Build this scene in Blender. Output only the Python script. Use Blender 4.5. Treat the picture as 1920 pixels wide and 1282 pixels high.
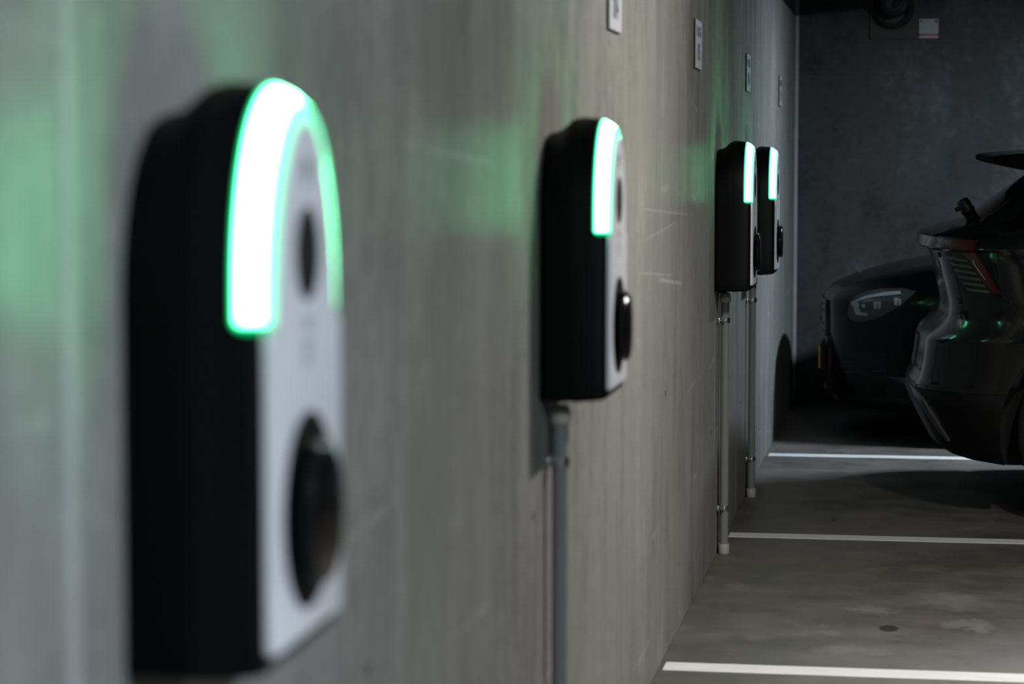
import bpy, bmesh, math, random
from mathutils import Vector, Matrix
random.seed(7)
for o in list(bpy.data.objects):
    bpy.data.objects.remove(o)
scene = bpy.context.scene
C = scene.collection
PI = math.pi

# ------------------------------------------------------------------ camera
cam_d = bpy.data.cameras.new('camera')
cam_d.sensor_width = 36.0
cam_d.lens = 85.0
cam_d.clip_start = 0.05
cam_d.clip_end = 100
cam_d.dof.use_dof = True
cam_d.dof.focus_distance = 8.7
cam_d.dof.aperture_fstop = 3.7
cam = bpy.data.objects.new('camera', cam_d)
C.objects.link(cam)
cam.location = (0.66, 0.0, 1.36)
cam.rotation_euler = (math.radians(90 - 4.176), 0, math.radians(9.357))
scene.camera = cam

# ------------------------------------------------------------------ world
w = bpy.data.worlds.new('world')
scene.world = w
w.use_nodes = True
w.node_tree.nodes['Background'].inputs[0].default_value = (0.5, 0.55, 0.6, 1)
w.node_tree.nodes['Background'].inputs[1].default_value = 0.002

vs = scene.view_settings
vs.view_transform = 'Standard'
vs.look = 'None'
vs.gamma = 1.0
vs.use_curve_mapping = False
vs.exposure = 0.33

# ------------------------------------------------------------------ ceiling lamps: (x, y, colour, watts, length)
LAMP_Z = 2.52
LAMPS = [
    (2.30, 0.7, (0.80, 0.90, 1.0), 124.0),
    (1.45, 5.65, (1.0, 0.955, 0.88), 70.0),
    (1.85, 11.45, (0.74, 0.87, 1.0), 75.0),
]
for i, (lx, ly, lc, lw) in enumerate(LAMPS):
    ld = bpy.data.lights.new('ceiling_lamp_light', 'AREA')
    ld.shape = 'RECTANGLE'
    ld.size = 0.10
    ld.size_y = 0.55
    ld.color = lc
    ld.energy = lw
    lo = bpy.data.objects.new('ceiling_lamp_light', ld)
    C.objects.link(lo)
    lo.location = (lx, ly, LAMP_Z - 0.075)

# ------------------------------------------------------------------ helpers
def tag(o, label=None, cat=None, group=None, kind=None):
    if label: o['label'] = label
    if cat: o['category'] = cat
    if group: o['group'] = group
    if kind: o['kind'] = kind
    return o

def empty(name, loc=(0, 0, 0), rotz=0):
    o = bpy.data.objects.new(name, None)
    o.empty_display_size = 0.05
    C.objects.link(o)
    o.location = loc
    o.rotation_euler = (0, 0, rotz)
    return o

def obj(name, bm, mat, parent=None, smooth=None):
    me = bpy.data.meshes.new(name)
    bmesh.ops.recalc_face_normals(bm, faces=bm.faces[:])
    bm.to_mesh(me)
    bm.free()
    if mat: me.materials.append(mat)
    if smooth is not None:
        for p in me.polygons: p.use_smooth = True
        try:
            me.set_sharp_from_angle(angle=math.radians(smooth))
        except Exception:
            pass
    o = bpy.data.objects.new(name, me)
    C.objects.link(o)
    if parent: o.parent = parent
    return o

def box(bm, x0, x1, y0, y1, z0, z1, bevel=0.0, seg=2):
    vv = [bm.verts.new((x, y, z)) for x in (x0, x1) for y in (y0, y1) for z in (z0, z1)]
    F = [(0, 1, 3, 2), (4, 6, 7, 5), (0, 4, 5, 1), (2, 3, 7, 6), (0, 2, 6, 4), (1, 5, 7, 3)]
    fs = [bm.faces.new([vv[i] for i in f]) for f in F]
    if bevel > 0:
        es = list({e for f in fs for e in f.edges})
        bmesh.ops.bevel(bm, geom=es, offset=bevel, segments=seg, affect='EDGES', profile=0.5)
    return bm

def bx(*a, **k):
    return box(bmesh.new(), *a, **k)

def cyl(bm, p0, p1, r0, r1=None, n=24, cap=True):
    r1 = r0 if r1 is None else r1
    p0 = Vector(p0); p1 = Vector(p1)
    d = (p1 - p0).normalized()
    a = d.orthogonal().normalized()
    b = d.cross(a)
    A = []; B = []
    for i in range(n):
        t = 2 * PI * i / n
        v = a * math.cos(t) + b * math.sin(t)
        A.append(bm.verts.new(p0 + v * r0)); B.append(bm.verts.new(p1 + v * r1))
    for i in range(n):
        j = (i + 1) % n
        bm.faces.new((A[i], A[j], B[j], B[i]))
    if cap:
        bm.faces.new(A[::-1]); bm.faces.new(B)
    return bm

def lathe(bm, prof, origin, axis, n=32, closed=False):
    """prof: list of (along axis, radius)"""
    origin = Vector(origin); d = Vector(axis).normalized()
    a = d.orthogonal().normalized(); b = d.cross(a)
    rings = []
    for (h, r) in prof:
        ring = []
        for i in range(n):
            t = 2 * PI * i / n
            ring.append(bm.verts.new(origin + d * h + (a * math.cos(t) + b * math.sin(t)) * r))
        rings.append(ring)
    for k in range(len(rings) - 1):
        for i in range(n):
            j = (i + 1) % n
            bm.faces.new((rings[k][i], rings[k][j], rings[k + 1][j], rings[k + 1][i]))
    if closed:
        for i in range(n):
            j = (i + 1) % n
            bm.faces.new((rings[-1][i], rings[-1][j], rings[0][j], rings[0][i]))
    else:
        bm.faces.new(rings[0][::-1]); bm.faces.new(rings[-1])
    return bm

def tube(bm, pts, r, n=16, cap=True):
    pts = [Vector(p) for p in pts]
    rings = []
    prev = None
    for i, p in enumerate(pts):
        d = (pts[min(i + 1, len(pts) - 1)] - pts[max(i - 1, 0)]).normalized()
        if prev is None:
            a = d.orthogonal().normalized()
        else:
            a = (prev - d * prev.dot(d)).normalized()
        prev = a
        b = d.cross(a)
        rings.append([bm.verts.new(p + (a * math.cos(2 * PI * k / n) + b * math.sin(2 * PI * k / n)) * r) for k in range(n)])
    for k in range(len(rings) - 1):
        for i in range(n):
            j = (i + 1) % n
            bm.faces.new((rings[k][i], rings[k][j], rings[k + 1][j], rings[k + 1][i]))
    if cap:
        bm.faces.new(rings[0][::-1]); bm.faces.new(rings[-1])
    return bm

def lerp_table(tab, z):
    if z <= tab[0][0]: return tab[0][1]
    for (a, va), (b, vb) in zip(tab, tab[1:]):
        if z <= b:
            t = (z - a) / (b - a) if b > a else 0
            return va + (vb - va) * t
    return tab[-1][1]

def text_bm(body, size, sx=1.0):
    """flat lettering in the XY plane, centred, as a bmesh"""
    cu = bpy.data.curves.new('lettering', 'FONT')
    cu.body = body
    cu.size = size
    cu.align_x = 'CENTER'; cu.align_y = 'CENTER'
    cu.extrude = 0.0
    cu.offset = 0.012 * size
    cu.resolution_u = 3
    to = bpy.data.objects.new('lettering', cu)
    C.objects.link(to)
    dg = bpy.context.evaluated_depsgraph_get()
    me = bpy.data.meshes.new_from_object(to.evaluated_get(dg))
    bm = bmesh.new(); bm.from_mesh(me)
    bpy.data.objects.remove(to); bpy.data.curves.remove(cu); bpy.data.meshes.remove(me)
    for v in bm.verts: v.co.x *= sx
    return bm

# ------------------------------------------------------------------ materials
def nt(name):
    m = bpy.data.materials.new(name)
    m.use_nodes = True
    n = m.node_tree.nodes; l = m.node_tree.links
    return m, n, l, n['Principled BSDF']

def plain(name, col, rough=0.5, metal=0.0, spec=0.5, coat=0.0, coat_rough=0.05, bump=0.0, bscale=300, var=0.0):
    m, n, l, b = nt(name)
    b.inputs['Base Color'].default_value = (*col, 1)
    b.inputs['Roughness'].default_value = rough
    b.inputs['Metallic'].default_value = metal
    b.inputs['Specular IOR Level'].default_value = spec
    b.inputs['Coat Weight'].default_value = coat
    b.inputs['Coat Roughness'].default_value = coat_rough
    if bump > 0 or var > 0:
        tc = n.new('ShaderNodeTexCoord')
        no = n.new('ShaderNodeTexNoise'); no.inputs['Scale'].default_value = bscale; no.inputs['Detail'].default_value = 4
        l.new(tc.outputs['Object'], no.inputs['Vector'])
        if bump > 0:
            bp = n.new('ShaderNodeBump'); bp.inputs['Strength'].default_value = bump; bp.inputs['Distance'].default_value = 0.001
            l.new(no.outputs['Fac'], bp.inputs['Height']); l.new(bp.outputs['Normal'], b.inputs['Normal'])
        if var > 0:
            mx = n.new('ShaderNodeMix'); mx.data_type = 'RGBA'
            mx.inputs[6].default_value = (*[c * (1 - var) for c in col], 1)
            mx.inputs[7].default_value = (*[min(1, c * (1 + var)) for c in col], 1)
            l.new(no.outputs['Fac'], mx.inputs[0]); l.new(mx.outputs[2], b.inputs['Base Color'])
    return m

class NB:
    """tiny node builder"""
    def __init__(s, n, l): s.n = n; s.l = l
    def lk(s, a, sock):
        if hasattr(a, 'is_output') or hasattr(a, 'links'): s.l.new(a, sock)
        else: sock.default_value = a
    def math(s, op, a, b=0.0, clamp=False):
        q = s.n.new('ShaderNodeMath'); q.operation = op; q.use_clamp = clamp
        s.lk(a, q.inputs[0]); s.lk(b, q.inputs[1]); return q.outputs[0]
    def noise(s, vec, scale, detail=5, rough=0.55, dist=0.0):
        q = s.n.new('ShaderNodeTexNoise')
        q.inputs['Scale'].default_value = scale; q.inputs['Detail'].default_value = detail
        q.inputs['Roughness'].default_value = rough; q.inputs['Distortion'].default_value = dist
        s.l.new(vec, q.inputs['Vector']); return q.outputs['Fac']
    def maprange(s, v, a, b, c=0.0, d=1.0, smooth=True):
        q = s.n.new('ShaderNodeMapRange'); q.interpolation_type = 'SMOOTHSTEP' if smooth else 'LINEAR'
        s.lk(v, q.inputs[0])
        for k, x in zip((1, 2, 3, 4), (a, b, c, d)): q.inputs[k].default_value = x
        return q.outputs[0]
    def mapping(s, vec, loc=(0, 0, 0), rot=(0, 0, 0), scale=(1, 1, 1)):
        q = s.n.new('ShaderNodeMapping')
        q.inputs['Location'].default_value = loc; q.inputs['Rotation'].default_value = rot; q.inputs['Scale'].default_value = scale
        s.l.new(vec, q.inputs['Vector']); return q.outputs[0]
    def mix(s, f, a, b):
        q = s.n.new('ShaderNodeMix'); q.data_type = 'RGBA'
        s.lk(f, q.inputs[0])
        for v, k in ((a, 6), (b, 7)):
            if isinstance(v, tuple): q.inputs[k].default_value = (*v, 1) if len(v) == 3 else v
            else: s.l.new(v, q.inputs[k])
        return q.outputs[2]
    def sep(s, vec):
        q = s.n.new('ShaderNodeSeparateXYZ'); s.l.new(vec, q.inputs[0]); return q.outputs
    def bump(s, h, st, dist, nrm=None):
        q = s.n.new('ShaderNodeBump'); q.inputs['Strength'].default_value = st; q.inputs['Distance'].default_value = dist
        s.l.new(h, q.inputs['Height'])
        if nrm is not None: s.l.new(nrm, q.inputs['Normal'])
        return q.outputs[0]

def concrete_wall(name, dark, mid, light, rough=0.42, spec=0.0, big=0.55, seed=0.0, scratch=0.25, scuffs=()):
    m, n, l, b = nt(name)
    k = NB(n, l)
    tc = n.new('ShaderNodeTexCoord').outputs['Object']
    tc = k.mapping(tc, loc=(seed, seed * 1.7, seed * 0.6))
    n1 = k.noise(tc, big, 6, 0.6, 0.3)
    n2 = k.noise(k.mapping(tc, scale=(1, 2.2, 0.55)), 2.4, 7, 0.62, 0.2)
    n3 = k.noise(tc, 22.0, 6, 0.65)
    f = k.math('ADD', k.math('MULTIPLY', n1, 0.45), k.math('ADD', k.math('MULTIPLY', n2, 0.35), k.math('MULTIPLY', n3, 0.2)))
    lo = k.mix(k.maprange(f, 0.36, 0.50), dark, mid)
    col = k.mix(k.maprange(f, 0.50, 0.64), lo, light)
    # vertical run-off streaks
    st = k.noise(k.mapping(tc, scale=(1, 9.0, 0.35)), 2.0, 4, 0.5)
    col = k.mix(k.maprange(st, 0.60, 0.78, 0.0, 0.35), col, light)
    col = k.mix(k.maprange(st, 0.22, 0.38, 0.35, 0.0), col, dark)
    # pale scratches and rubbed edges
    wv = n.new('ShaderNodeTexWave'); wv.wave_type = 'BANDS'; wv.bands_direction = 'Z'
    wv.inputs['Scale'].default_value = 1.15; wv.inputs['Distortion'].default_value = 5.0
    wv.inputs['Detail'].default_value = 2.0; wv.inputs['Detail Scale'].default_value = 0.35
    l.new(tc, wv.inputs['Vector'])
    gate = k.maprange(k.noise(tc, 2.6, 2), 0.56, 0.62)
    scr = k.math('MULTIPLY', k.maprange(wv.outputs['Fac'], 0.985, 1.0, 0.0, scratch), gate)
    col = k.mix(scr, col, tuple(min(1, c * 1.35) for c in light))
    # scuffs left by things dragged along the wall: (y0, z0, y1, z1, width, strength)
    for (y0, z0, y1, z1, wd, st_) in scuffs:
        L_ = math.hypot(y1 - y0, z1 - z0); uy, uz = (y1 - y0) / L_, (z1 - z0) / L_
        sp = k.sep(tc)
        dy = k.math('SUBTRACT', sp[1], y0); dz = k.math('SUBTRACT', sp[2], z0)
        al = k.math('ADD', k.math('MULTIPLY', dy, uy), k.math('MULTIPLY', dz, uz))
        ac = k.math('ABSOLUTE', k.math('SUBTRACT', k.math('MULTIPLY', dz, uy), k.math('MULTIPLY', dy, uz)))
        ac = k.math('ADD', ac, k.math('MULTIPLY', k.math('SUBTRACT', n3, 0.5), wd))
        e_ = k.math('MULTIPLY', k.maprange(al, 0.0, L_ * 0.2), k.maprange(al, L_ * 0.85, L_, 1.0, 0.0))
        fs = k.math('MULTIPLY', k.math('MULTIPLY', e_, k.maprange(ac, wd * 0.25, wd * 0.7, st_, 0.0)), k.maprange(n3, 0.3, 0.5))
        col = k.mix(fs, col, tuple(min(1, c * 1.5) for c in light))
    # small air holes
    vo = n.new('ShaderNodeTexVoronoi'); vo.inputs['Scale'].default_value = 24.0
    l.new(tc, vo.inputs['Vector'])
    sel = k.maprange(k.sep(vo.outputs['Color'])[0], 0.90, 0.91)
    hole = k.math('MULTIPLY', k.maprange(vo.outputs['Distance'], 0.05, 0.10, 1.0, 0.0), sel)
    col = k.mix(hole, col, tuple(c * 0.25 for c in dark))
    l.new(col, b.inputs['Base Color'])
    l.new(k.maprange(n2, 0.3, 0.7, rough - 0.07, rough + 0.09), b.inputs['Roughness'])
    b.inputs['Specular IOR Level'].default_value = 0.0
    h = k.math('SUBTRACT', k.math('ADD', k.math('MULTIPLY', n3, 0.3), k.math('MULTIPLY', n2, 0.7)), k.math('MULTIPLY', hole, 1.0))
    nrm = k.bump(h, 0.45, 0.006)
    l.new(nrm, b.inputs['Normal'])
    if spec > 0:
        gl = n.new('ShaderNodeBsdfGlossy')
        gl.inputs['Color'].default_value = (1, 1, 1, 1)
        l.new(k.maprange(n2, 0.3, 0.7, rough - 0.06, rough + 0.08), gl.inputs['Roughness'])
        l.new(nrm, gl.inputs['Normal'])
        mx = n.new('ShaderNodeMixShader')
        l.new(k.maprange(n2, 0.35, 0.65, spec * 0.6, spec * 1.4), mx.inputs[0])
        l.new(b.outputs[0], mx.inputs[1]); l.new(gl.outputs[0], mx.inputs[2])
        l.new(mx.outputs[0], n['Material Output'].inputs[0])
    return m

M = {}
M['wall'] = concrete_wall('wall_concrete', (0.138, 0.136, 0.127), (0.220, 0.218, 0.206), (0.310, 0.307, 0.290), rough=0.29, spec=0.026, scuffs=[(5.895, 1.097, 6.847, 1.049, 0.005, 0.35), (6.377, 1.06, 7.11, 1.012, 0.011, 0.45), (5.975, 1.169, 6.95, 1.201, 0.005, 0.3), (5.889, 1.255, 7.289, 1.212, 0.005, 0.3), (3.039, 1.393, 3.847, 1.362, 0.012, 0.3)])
M['wall_pale'] = concrete_wall('joint_mortar', (0.30, 0.305, 0.305), (0.36, 0.365, 0.365), (0.42, 0.425, 0.425), rough=0.6)
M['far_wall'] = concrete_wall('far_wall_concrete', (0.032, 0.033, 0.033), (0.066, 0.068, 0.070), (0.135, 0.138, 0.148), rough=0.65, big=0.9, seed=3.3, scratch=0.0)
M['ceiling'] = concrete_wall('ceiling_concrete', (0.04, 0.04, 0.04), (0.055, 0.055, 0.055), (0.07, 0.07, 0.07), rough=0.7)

def floor_material():
    m, n, l, b = nt('floor_concrete')
    k = NB(n, l)
    tc = n.new('ShaderNodeTexCoord').outputs['Object']
    n1 = k.noise(tc, 0.9, 6, 0.6, 0.4)
    n2 = k.noise(tc, 4.5, 6, 0.62)
    n3 = k.noise(tc, 60.0, 4, 0.6)
    n4 = k.noise(k.mapping(tc, scale=(1, 0.6, 1)), 14.0, 5, 0.65, 0.4)
    f = k.math('ADD', k.math('MULTIPLY', n1, 0.5), k.math('ADD', k.math('MULTIPLY', n2, 0.35), k.math('MULTIPLY', n3, 0.15)))
    col = k.mix(k.maprange(f, 0.36, 0.64), (0.076, 0.067, 0.060), (0.160, 0.143, 0.131))
    # pale worn patches
    pa = k.maprange(k.noise(k.mapping(tc, loc=(4.1, 1.3, 0)), 2.3, 5, 0.6, 0.6), 0.60, 0.70, 0.0, 0.5)
    col = k.mix(k.math('MULTIPLY', pa, k.maprange(n4, 0.42, 0.60)), col, (0.24, 0.225, 0.205))
    # trowel scratches
    sc = k.maprange(k.noise(k.mapping(tc, rot=(0, 0, 0.5), scale=(1.2, 30, 1)), 1.6, 3), 0.66, 0.72, 0.0, 0.25)
    col = k.mix(sc, col, (0.25, 0.24, 0.22))
    s = k.sep(tc)
    def blob(cx, cy, rx, ry, soft, warp=0.3):
        dx = k.math('DIVIDE', k.math('SUBTRACT', s[0], cx), rx)
        dy = k.math('DIVIDE', k.math('SUBTRACT', s[1], cy), ry)
        d = k.math('SQRT', k.math('ADD', k.math('MULTIPLY', dx, dx), k.math('MULTIPLY', dy, dy)))
        d = k.math('ADD', d, k.math('MULTIPLY', k.math('SUBTRACT', n4, 0.5), warp))
        return k.maprange(d, 1.0 - soft, 1.0, 1.0, 0.0)
    # oil drops
    col = k.mix(k.math('MULTIPLY', blob(0.610, 7.13, 0.032, 0.06, 0.25), 1.0), col, (0.035, 0.03, 0.024))
    col = k.mix(k.math('MULTIPLY', blob(0.18, 6.90, 0.05, 0.16, 0.9), 0.55), col, (0.06, 0.052, 0.044))
    col = k.mix(k.math('MULTIPLY', blob(0.38, 9.30, 0.012, 0.03, 0.3), 0.9), col, (0.02, 0.02, 0.02))
    col = k.mix(k.math('MULTIPLY', blob(0.55, 7.42, 0.075, 0.10, 0.6, 3.2), 0.42), col, (0.29, 0.28, 0.255))
    col = k.mix(k.math('MULTIPLY', blob(0.84, 7.22, 0.09, 0.10, 0.6, 3.2), 0.42), col, (0.29, 0.28, 0.255))
    col = k.mix(k.math('MULTIPLY', blob(0.80, 7.62, 0.16, 0.22, 0.8, 1.6), 0.4), col, (0.29, 0.28, 0.255))
    col = k.mix(k.math('MULTIPLY', blob(0.50, 6.78, 0.14, 0.08, 0.8, 2.5), 0.35), col, (0.26, 0.25, 0.23))
    # tiny specks of dirt
    vo = n.new('ShaderNodeTexVoronoi'); vo.inputs['Scale'].default_value = 7.0
    l.new(tc, vo.inputs['Vector'])
    sel = k.maprange(k.sep(vo.outputs['Color'])[0], 0.82, 0.83)
    sp = k.math('MULTIPLY', k.maprange(vo.outputs['Distance'], 0.018, 0.05, 1.0, 0.0), sel)
    col = k.mix(sp, col, (0.03, 0.028, 0.025))
    l.new(col, b.inputs['Base Color'])
    l.new(k.maprange(f, 0.35, 0.65, 0.42, 0.60), b.inputs['Roughness'])
    b.inputs['Specular IOR Level'].default_value = 0.4
    l.new(k.bump(k.math('ADD', n2, k.math('MULTIPLY', n3, 0.25)), 0.15, 0.004), b.inputs['Normal'])
    return m
M['floor'] = floor_material()

def line_material():
    m, n, l, b = nt('line_paint')
    k = NB(n, l)
    tc = n.new('ShaderNodeTexCoord').outputs['Object']
    a = k.noise(k.mapping(tc, scale=(2, 60, 1)), 3.0, 4)
    c = k.noise(tc, 9.0, 5, 0.65)
    col = k.mix(k.maprange(a, 0.3, 0.7), (0.64, 0.64, 0.63), (0.80, 0.80, 0.79))
    col = k.mix(k.maprange(c, 0.62, 0.78, 0.0, 0.5), col, (0.45, 0.44, 0.42))
    l.new(col, b.inputs['Base Color'])
    b.inputs['Roughness'].default_value = 0.55
    return m
M['line'] = line_material()

M['plastic'] = plain('charger_black_plastic', (0.0024, 0.0029, 0.0032), 0.42, spec=0.15, bump=0.05, bscale=900)
M['plastic2'] = plain('charger_rear_plastic', (0.0016, 0.0019, 0.0021), 0.5, spec=0.1, bump=0.05, bscale=900)
M['gloss_black'] = plain('gloss_black', (0.004, 0.004, 0.0045), 0.22, spec=0.25)
M['matt_black'] = plain('matt_black_plastic', (0.0028, 0.0028, 0.003), 0.55, spec=0.12)
M['dull_black'] = plain('dull_black_plastic', (0.003, 0.003, 0.0033), 0.6, spec=0.01)
M['rubber'] = plain('rubber', (0.012, 0.012, 0.012), 0.75, spec=0.3, bump=0.2, bscale=80)
M['plate'] = plain('charger_faceplate', (0.77, 0.79, 0.84), 0.34, spec=0.4, var=0.02, bscale=30)
M['print'] = plain('print_ink', (0.06, 0.065, 0.07), 0.6)
M['print_grey'] = plain('print_ink_grey', (0.25, 0.27, 0.29), 0.6)
M['pipe'] = plain('conduit_grey_steel', (0.20, 0.21, 0.20), 0.42, spec=0.4, var=0.06, bscale=40)
M['coupling'] = plain('coupling_cream', (0.38, 0.38, 0.335), 0.5, var=0.04, bscale=40)
M['zinc'] = plain('zinc_steel', (0.55, 0.57, 0.60), 0.28, metal=1.0, var=0.05, bscale=60)
M['sign_white'] = plain('sign_white', (0.44, 0.44, 0.47), 0.4, var=0.02, bscale=20)
M['sign_edge'] = plain('sign_edge_dark', (0.02, 0.016, 0.016), 0.6)
M['sign_black'] = plain('sign_black_print', (0.012, 0.011, 0.012), 0.5)
M['red'] = plain('label_red', (0.20, 0.018, 0.022), 0.5)
M['label_white'] = plain('label_white', (0.30, 0.33, 0.36), 0.45)
M['board'] = plain('firestop_board', (0.050, 0.043, 0.034), 0.8, var=0.15, bscale=15)
M['duct'] = plain('drain_pipe_metal', (0.10, 0.115, 0.13), 0.2, metal=0.75, var=0.1, bscale=20)
M['foam'] = plain('black_insulation', (0.006, 0.006, 0.006), 0.9)
M['duct_dull'] = plain('shade_duct_metal', (0.20, 0.21, 0.22), 0.5, metal=0.8, var=0.15, bscale=8)
M['housing'] = plain('lamp_housing', (0.55, 0.56, 0.57), 0.5)
M['paint_grey'] = plain('car_paint_grey', (0.0055, 0.006, 0.0066), 0.13, metal=0.0, spec=0.3, coat=0.1, coat_rough=0.04)
M['paint_black'] = plain('car_paint_black', (0.0010, 0.0011, 0.0013), 0.16, metal=0.0, spec=0.18, coat=0.0, coat_rough=0.03)
M['clad'] = plain('car_cladding', (0.003, 0.003, 0.0033), 0.5, spec=0.2)
M['silver'] = plain('satin_silver_trim', (0.16, 0.165, 0.17), 0.35, metal=0.7)
M['chrome'] = plain('chrome', (0.7, 0.72, 0.74), 0.08, metal=1.0)
M['badge'] = plain('badge_metal', (0.22, 0.225, 0.23), 0.3, metal=0.6)
M['glass_dark'] = plain('tinted_glass', (0.003, 0.0035, 0.004), 0.03, spec=0.6, coat=0.3, coat_rough=0.02)
M['tail_red'] = plain('tail_lamp_red', (0.040, 0.0036, 0.003), 0.12, spec=0.6, coat=0.6, coat_rough=0.03)
M['tail_black'] = plain('tail_lamp_black', (0.004, 0.004, 0.004), 0.15, spec=0.5)
M['tail_clear'] = plain('tail_lamp_bar', (0.055, 0.062, 0.058), 0.3, spec=0.5, metal=0.2)
M['lamp_silver'] = plain('head_lamp_reflector', (0.20, 0.22, 0.24), 0.25, metal=0.4)
M['lamp_bowl'] = plain('head_lamp_bowl', (0.014, 0.016, 0.018), 0.12)
M['amber'] = plain('amber_edge', (0.32, 0.17, 0.03), 0.45)
M['rim'] = plain('alloy_rim', (0.10, 0.105, 0.11), 0.3, metal=0.8)

def clear_glass():
    m, n, l, b = nt('lamp_cover_glass')
    b.inputs['Base Color'].default_value = (0.9, 0.93, 0.95, 1)
    b.inputs['Roughness'].default_value = 0.02
    b.inputs['Transmission Weight'].default_value = 1.0
    b.inputs['IOR'].default_value = 1.08
    return m
M['clear'] = clear_glass()

def glow_material():
    """diffuser of the light band: dimmer where the diffuser thins out at its rim"""
    m = bpy.data.materials.new('green_light_band'); m.use_nodes = True
    n = m.node_tree.nodes; l = m.node_tree.links
    n.clear()
    out = n.new('ShaderNodeOutputMaterial')
    em = n.new('ShaderNodeEmission')
    at = n.new('ShaderNodeAttribute'); at.attribute_name = 'glow'
    k = NB(n, l)
    g = at.outputs['Fac']
    at2 = n.new('ShaderNodeAttribute'); at2.attribute_name = 'front'
    fr = at2.outputs['Fac']
    side = k.mix(k.maprange(g, 0.25, 0.8), (0.005, 1.0, 0.33), (0.13, 1.0, 0.42))
    l.new(k.mix(k.maprange(fr, 0.15, 0.9), side, (0.34, 1.0, 0.68)), em.inputs['Color'])
    l.new(k.math('ADD', k.math('MULTIPLY', k.math('POWER', g, 3.2), 50.0), 0.42), em.inputs['Strength'])
    l.new(em.outputs[0], out.inputs[0])
    return m
M['glow'] = glow_material()

def lamp_tube_material():
    m = bpy.data.materials.new('lamp_tube'); m.use_nodes = True
    n = m.node_tree.nodes; l = m.node_tree.links
    n.clear()
    out = n.new('ShaderNodeOutputMaterial'); em = n.new('ShaderNodeEmission')
    em.inputs['Color'].default_value = (0.9, 0.95, 1, 1); em.inputs['Strength'].default_value = 3.0
    l.new(em.outputs[0], out.inputs[0])
    return m
M['tube'] = lamp_tube_material()

# ================================================================== the setting
Y_BACK, Y_FAR, X_RIGHT, Z_CEIL = -4.0, 13.9, 11.0, 2.75
def struct(o): o['kind'] = 'structure'; return o

struct(obj('floor', bx(-0.3, X_RIGHT + 0.3, Y_BACK - 0.3, Y_FAR + 0.3, -0.2, 0.0), M['floor']))
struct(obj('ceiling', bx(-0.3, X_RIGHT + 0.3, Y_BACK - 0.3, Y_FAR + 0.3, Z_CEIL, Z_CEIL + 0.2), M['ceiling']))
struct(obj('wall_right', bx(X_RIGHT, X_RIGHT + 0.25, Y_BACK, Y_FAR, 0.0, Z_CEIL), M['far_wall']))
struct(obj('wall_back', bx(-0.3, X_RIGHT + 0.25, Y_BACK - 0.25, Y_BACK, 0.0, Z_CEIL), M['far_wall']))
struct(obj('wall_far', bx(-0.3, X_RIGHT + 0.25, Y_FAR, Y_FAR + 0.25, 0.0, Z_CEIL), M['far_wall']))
wl = struct(obj('wall_left', bx(-0.28, -0.004, Y_BACK, Y_FAR, 0.0, Z_CEIL), M['wall_pale']))
# cast panels between the formwork joints
JOINTS = [(Y_BACK, 0), (-1.93, 0.004), (1.835, 0.0065), (5.59, 0.0035), (9.36, 0.004), (13.11, 0.003), (Y_FAR - 0.001, 0)]
for (ya, ga), (yb, gb) in zip(JOINTS, JOINTS[1:]):
    p = obj('concrete_panel', bx(-0.006, 0.0, ya + ga, yb - gb, 0.002, Z_CEIL - 0.002, bevel=0.0012), M['wall'], wl)
obj('joint_ridge', bx(-0.004, 0.0018, 1.824, 1.848, 0.002, Z_CEIL - 0.002, bevel=0.0008, seg=1), M['wall_pale'], wl)
# filled formwork tie holes
for (y, z) in ((4.235, 0.735), (9.60, 0.42), (8.17, 0.455), (4.235, 2.0), (6.6, 2.05), (6.6, 0.735), (2.9, 0.735), (11.9, 0.735)):
    bm = bmesh.new()
    lathe(bm, [(-0.003, 0.009), (0.0008, 0.009), (0.0008, 0.006), (-0.001, 0.005)], (0, y, z), (1, 0, 0), n=14)
    obj('tie_hole_plug', bm, M['sign_edge'], wl)
# sealed corner strip between left and far wall
bm = bmesh.new()
tube(bm, [(0.008, Y_FAR - 0.008, 0.002), (0.008, Y_FAR - 0.008, 1.4), (0.008, Y_FAR - 0.008, Z_CEIL - 0.002)], 0.013, n=10)
struct(obj('trim_1', bm, M['wall_pale'], smooth=40))

# painted bay lines
LINES = [(6.48, 'white bay line nearest the camera, across the bottom right'),
         (8.86, 'white bay line ending at the grey conduit of the third charger'),
         (11.37, 'farthest white bay line, running under the grey car tail')]
for y, lb in LINES:
    o = obj('parking_line', bx(0.012, 5.0, y - 0.052, y + 0.052, 0.0, 0.0025, bevel=0.001, seg=1), M['line'])
    tag(o, lb, 'floor marking', 'painted parking bay lines')

# ================================================================== chargers
HW, ZT = 0.137, 0.515
def outline(hw, zb, zt, z_arch, n=40, rb=0.008, e=2.15):
    """closed front outline (y, z): straight sides, arched top; starts bottom centre-left corner and goes up the near side"""
    pts = []
    for i in range(5):
        t = PI / 2 * i / 4
        pts.append((-hw + rb - rb * math.sin(t), zb + rb - rb * math.cos(t)))
    for i in range(1, 9):
        pts.append((-hw, zb + rb + (z_arch - zb - rb) * i / 9))
    for i in range(n + 1):
        t = PI * i / n
        c, s = math.cos(t), math.sin(t)
        pts.append((-hw * math.copysign(abs(c) ** (2 / e), c), z_arch + (zt - z_arch) * abs(s) ** (2 / e)))
    for i in range(8, 0, -1):
        pts.append((hw, zb + rb + (z_arch - zb - rb) * i / 9))
    for i in range(4, -1, -1):
        t = PI / 2 * i / 4
        pts.append((hw - rb + rb * math.sin(t), zb + rb - rb * math.cos(t)))
    return pts

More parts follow.
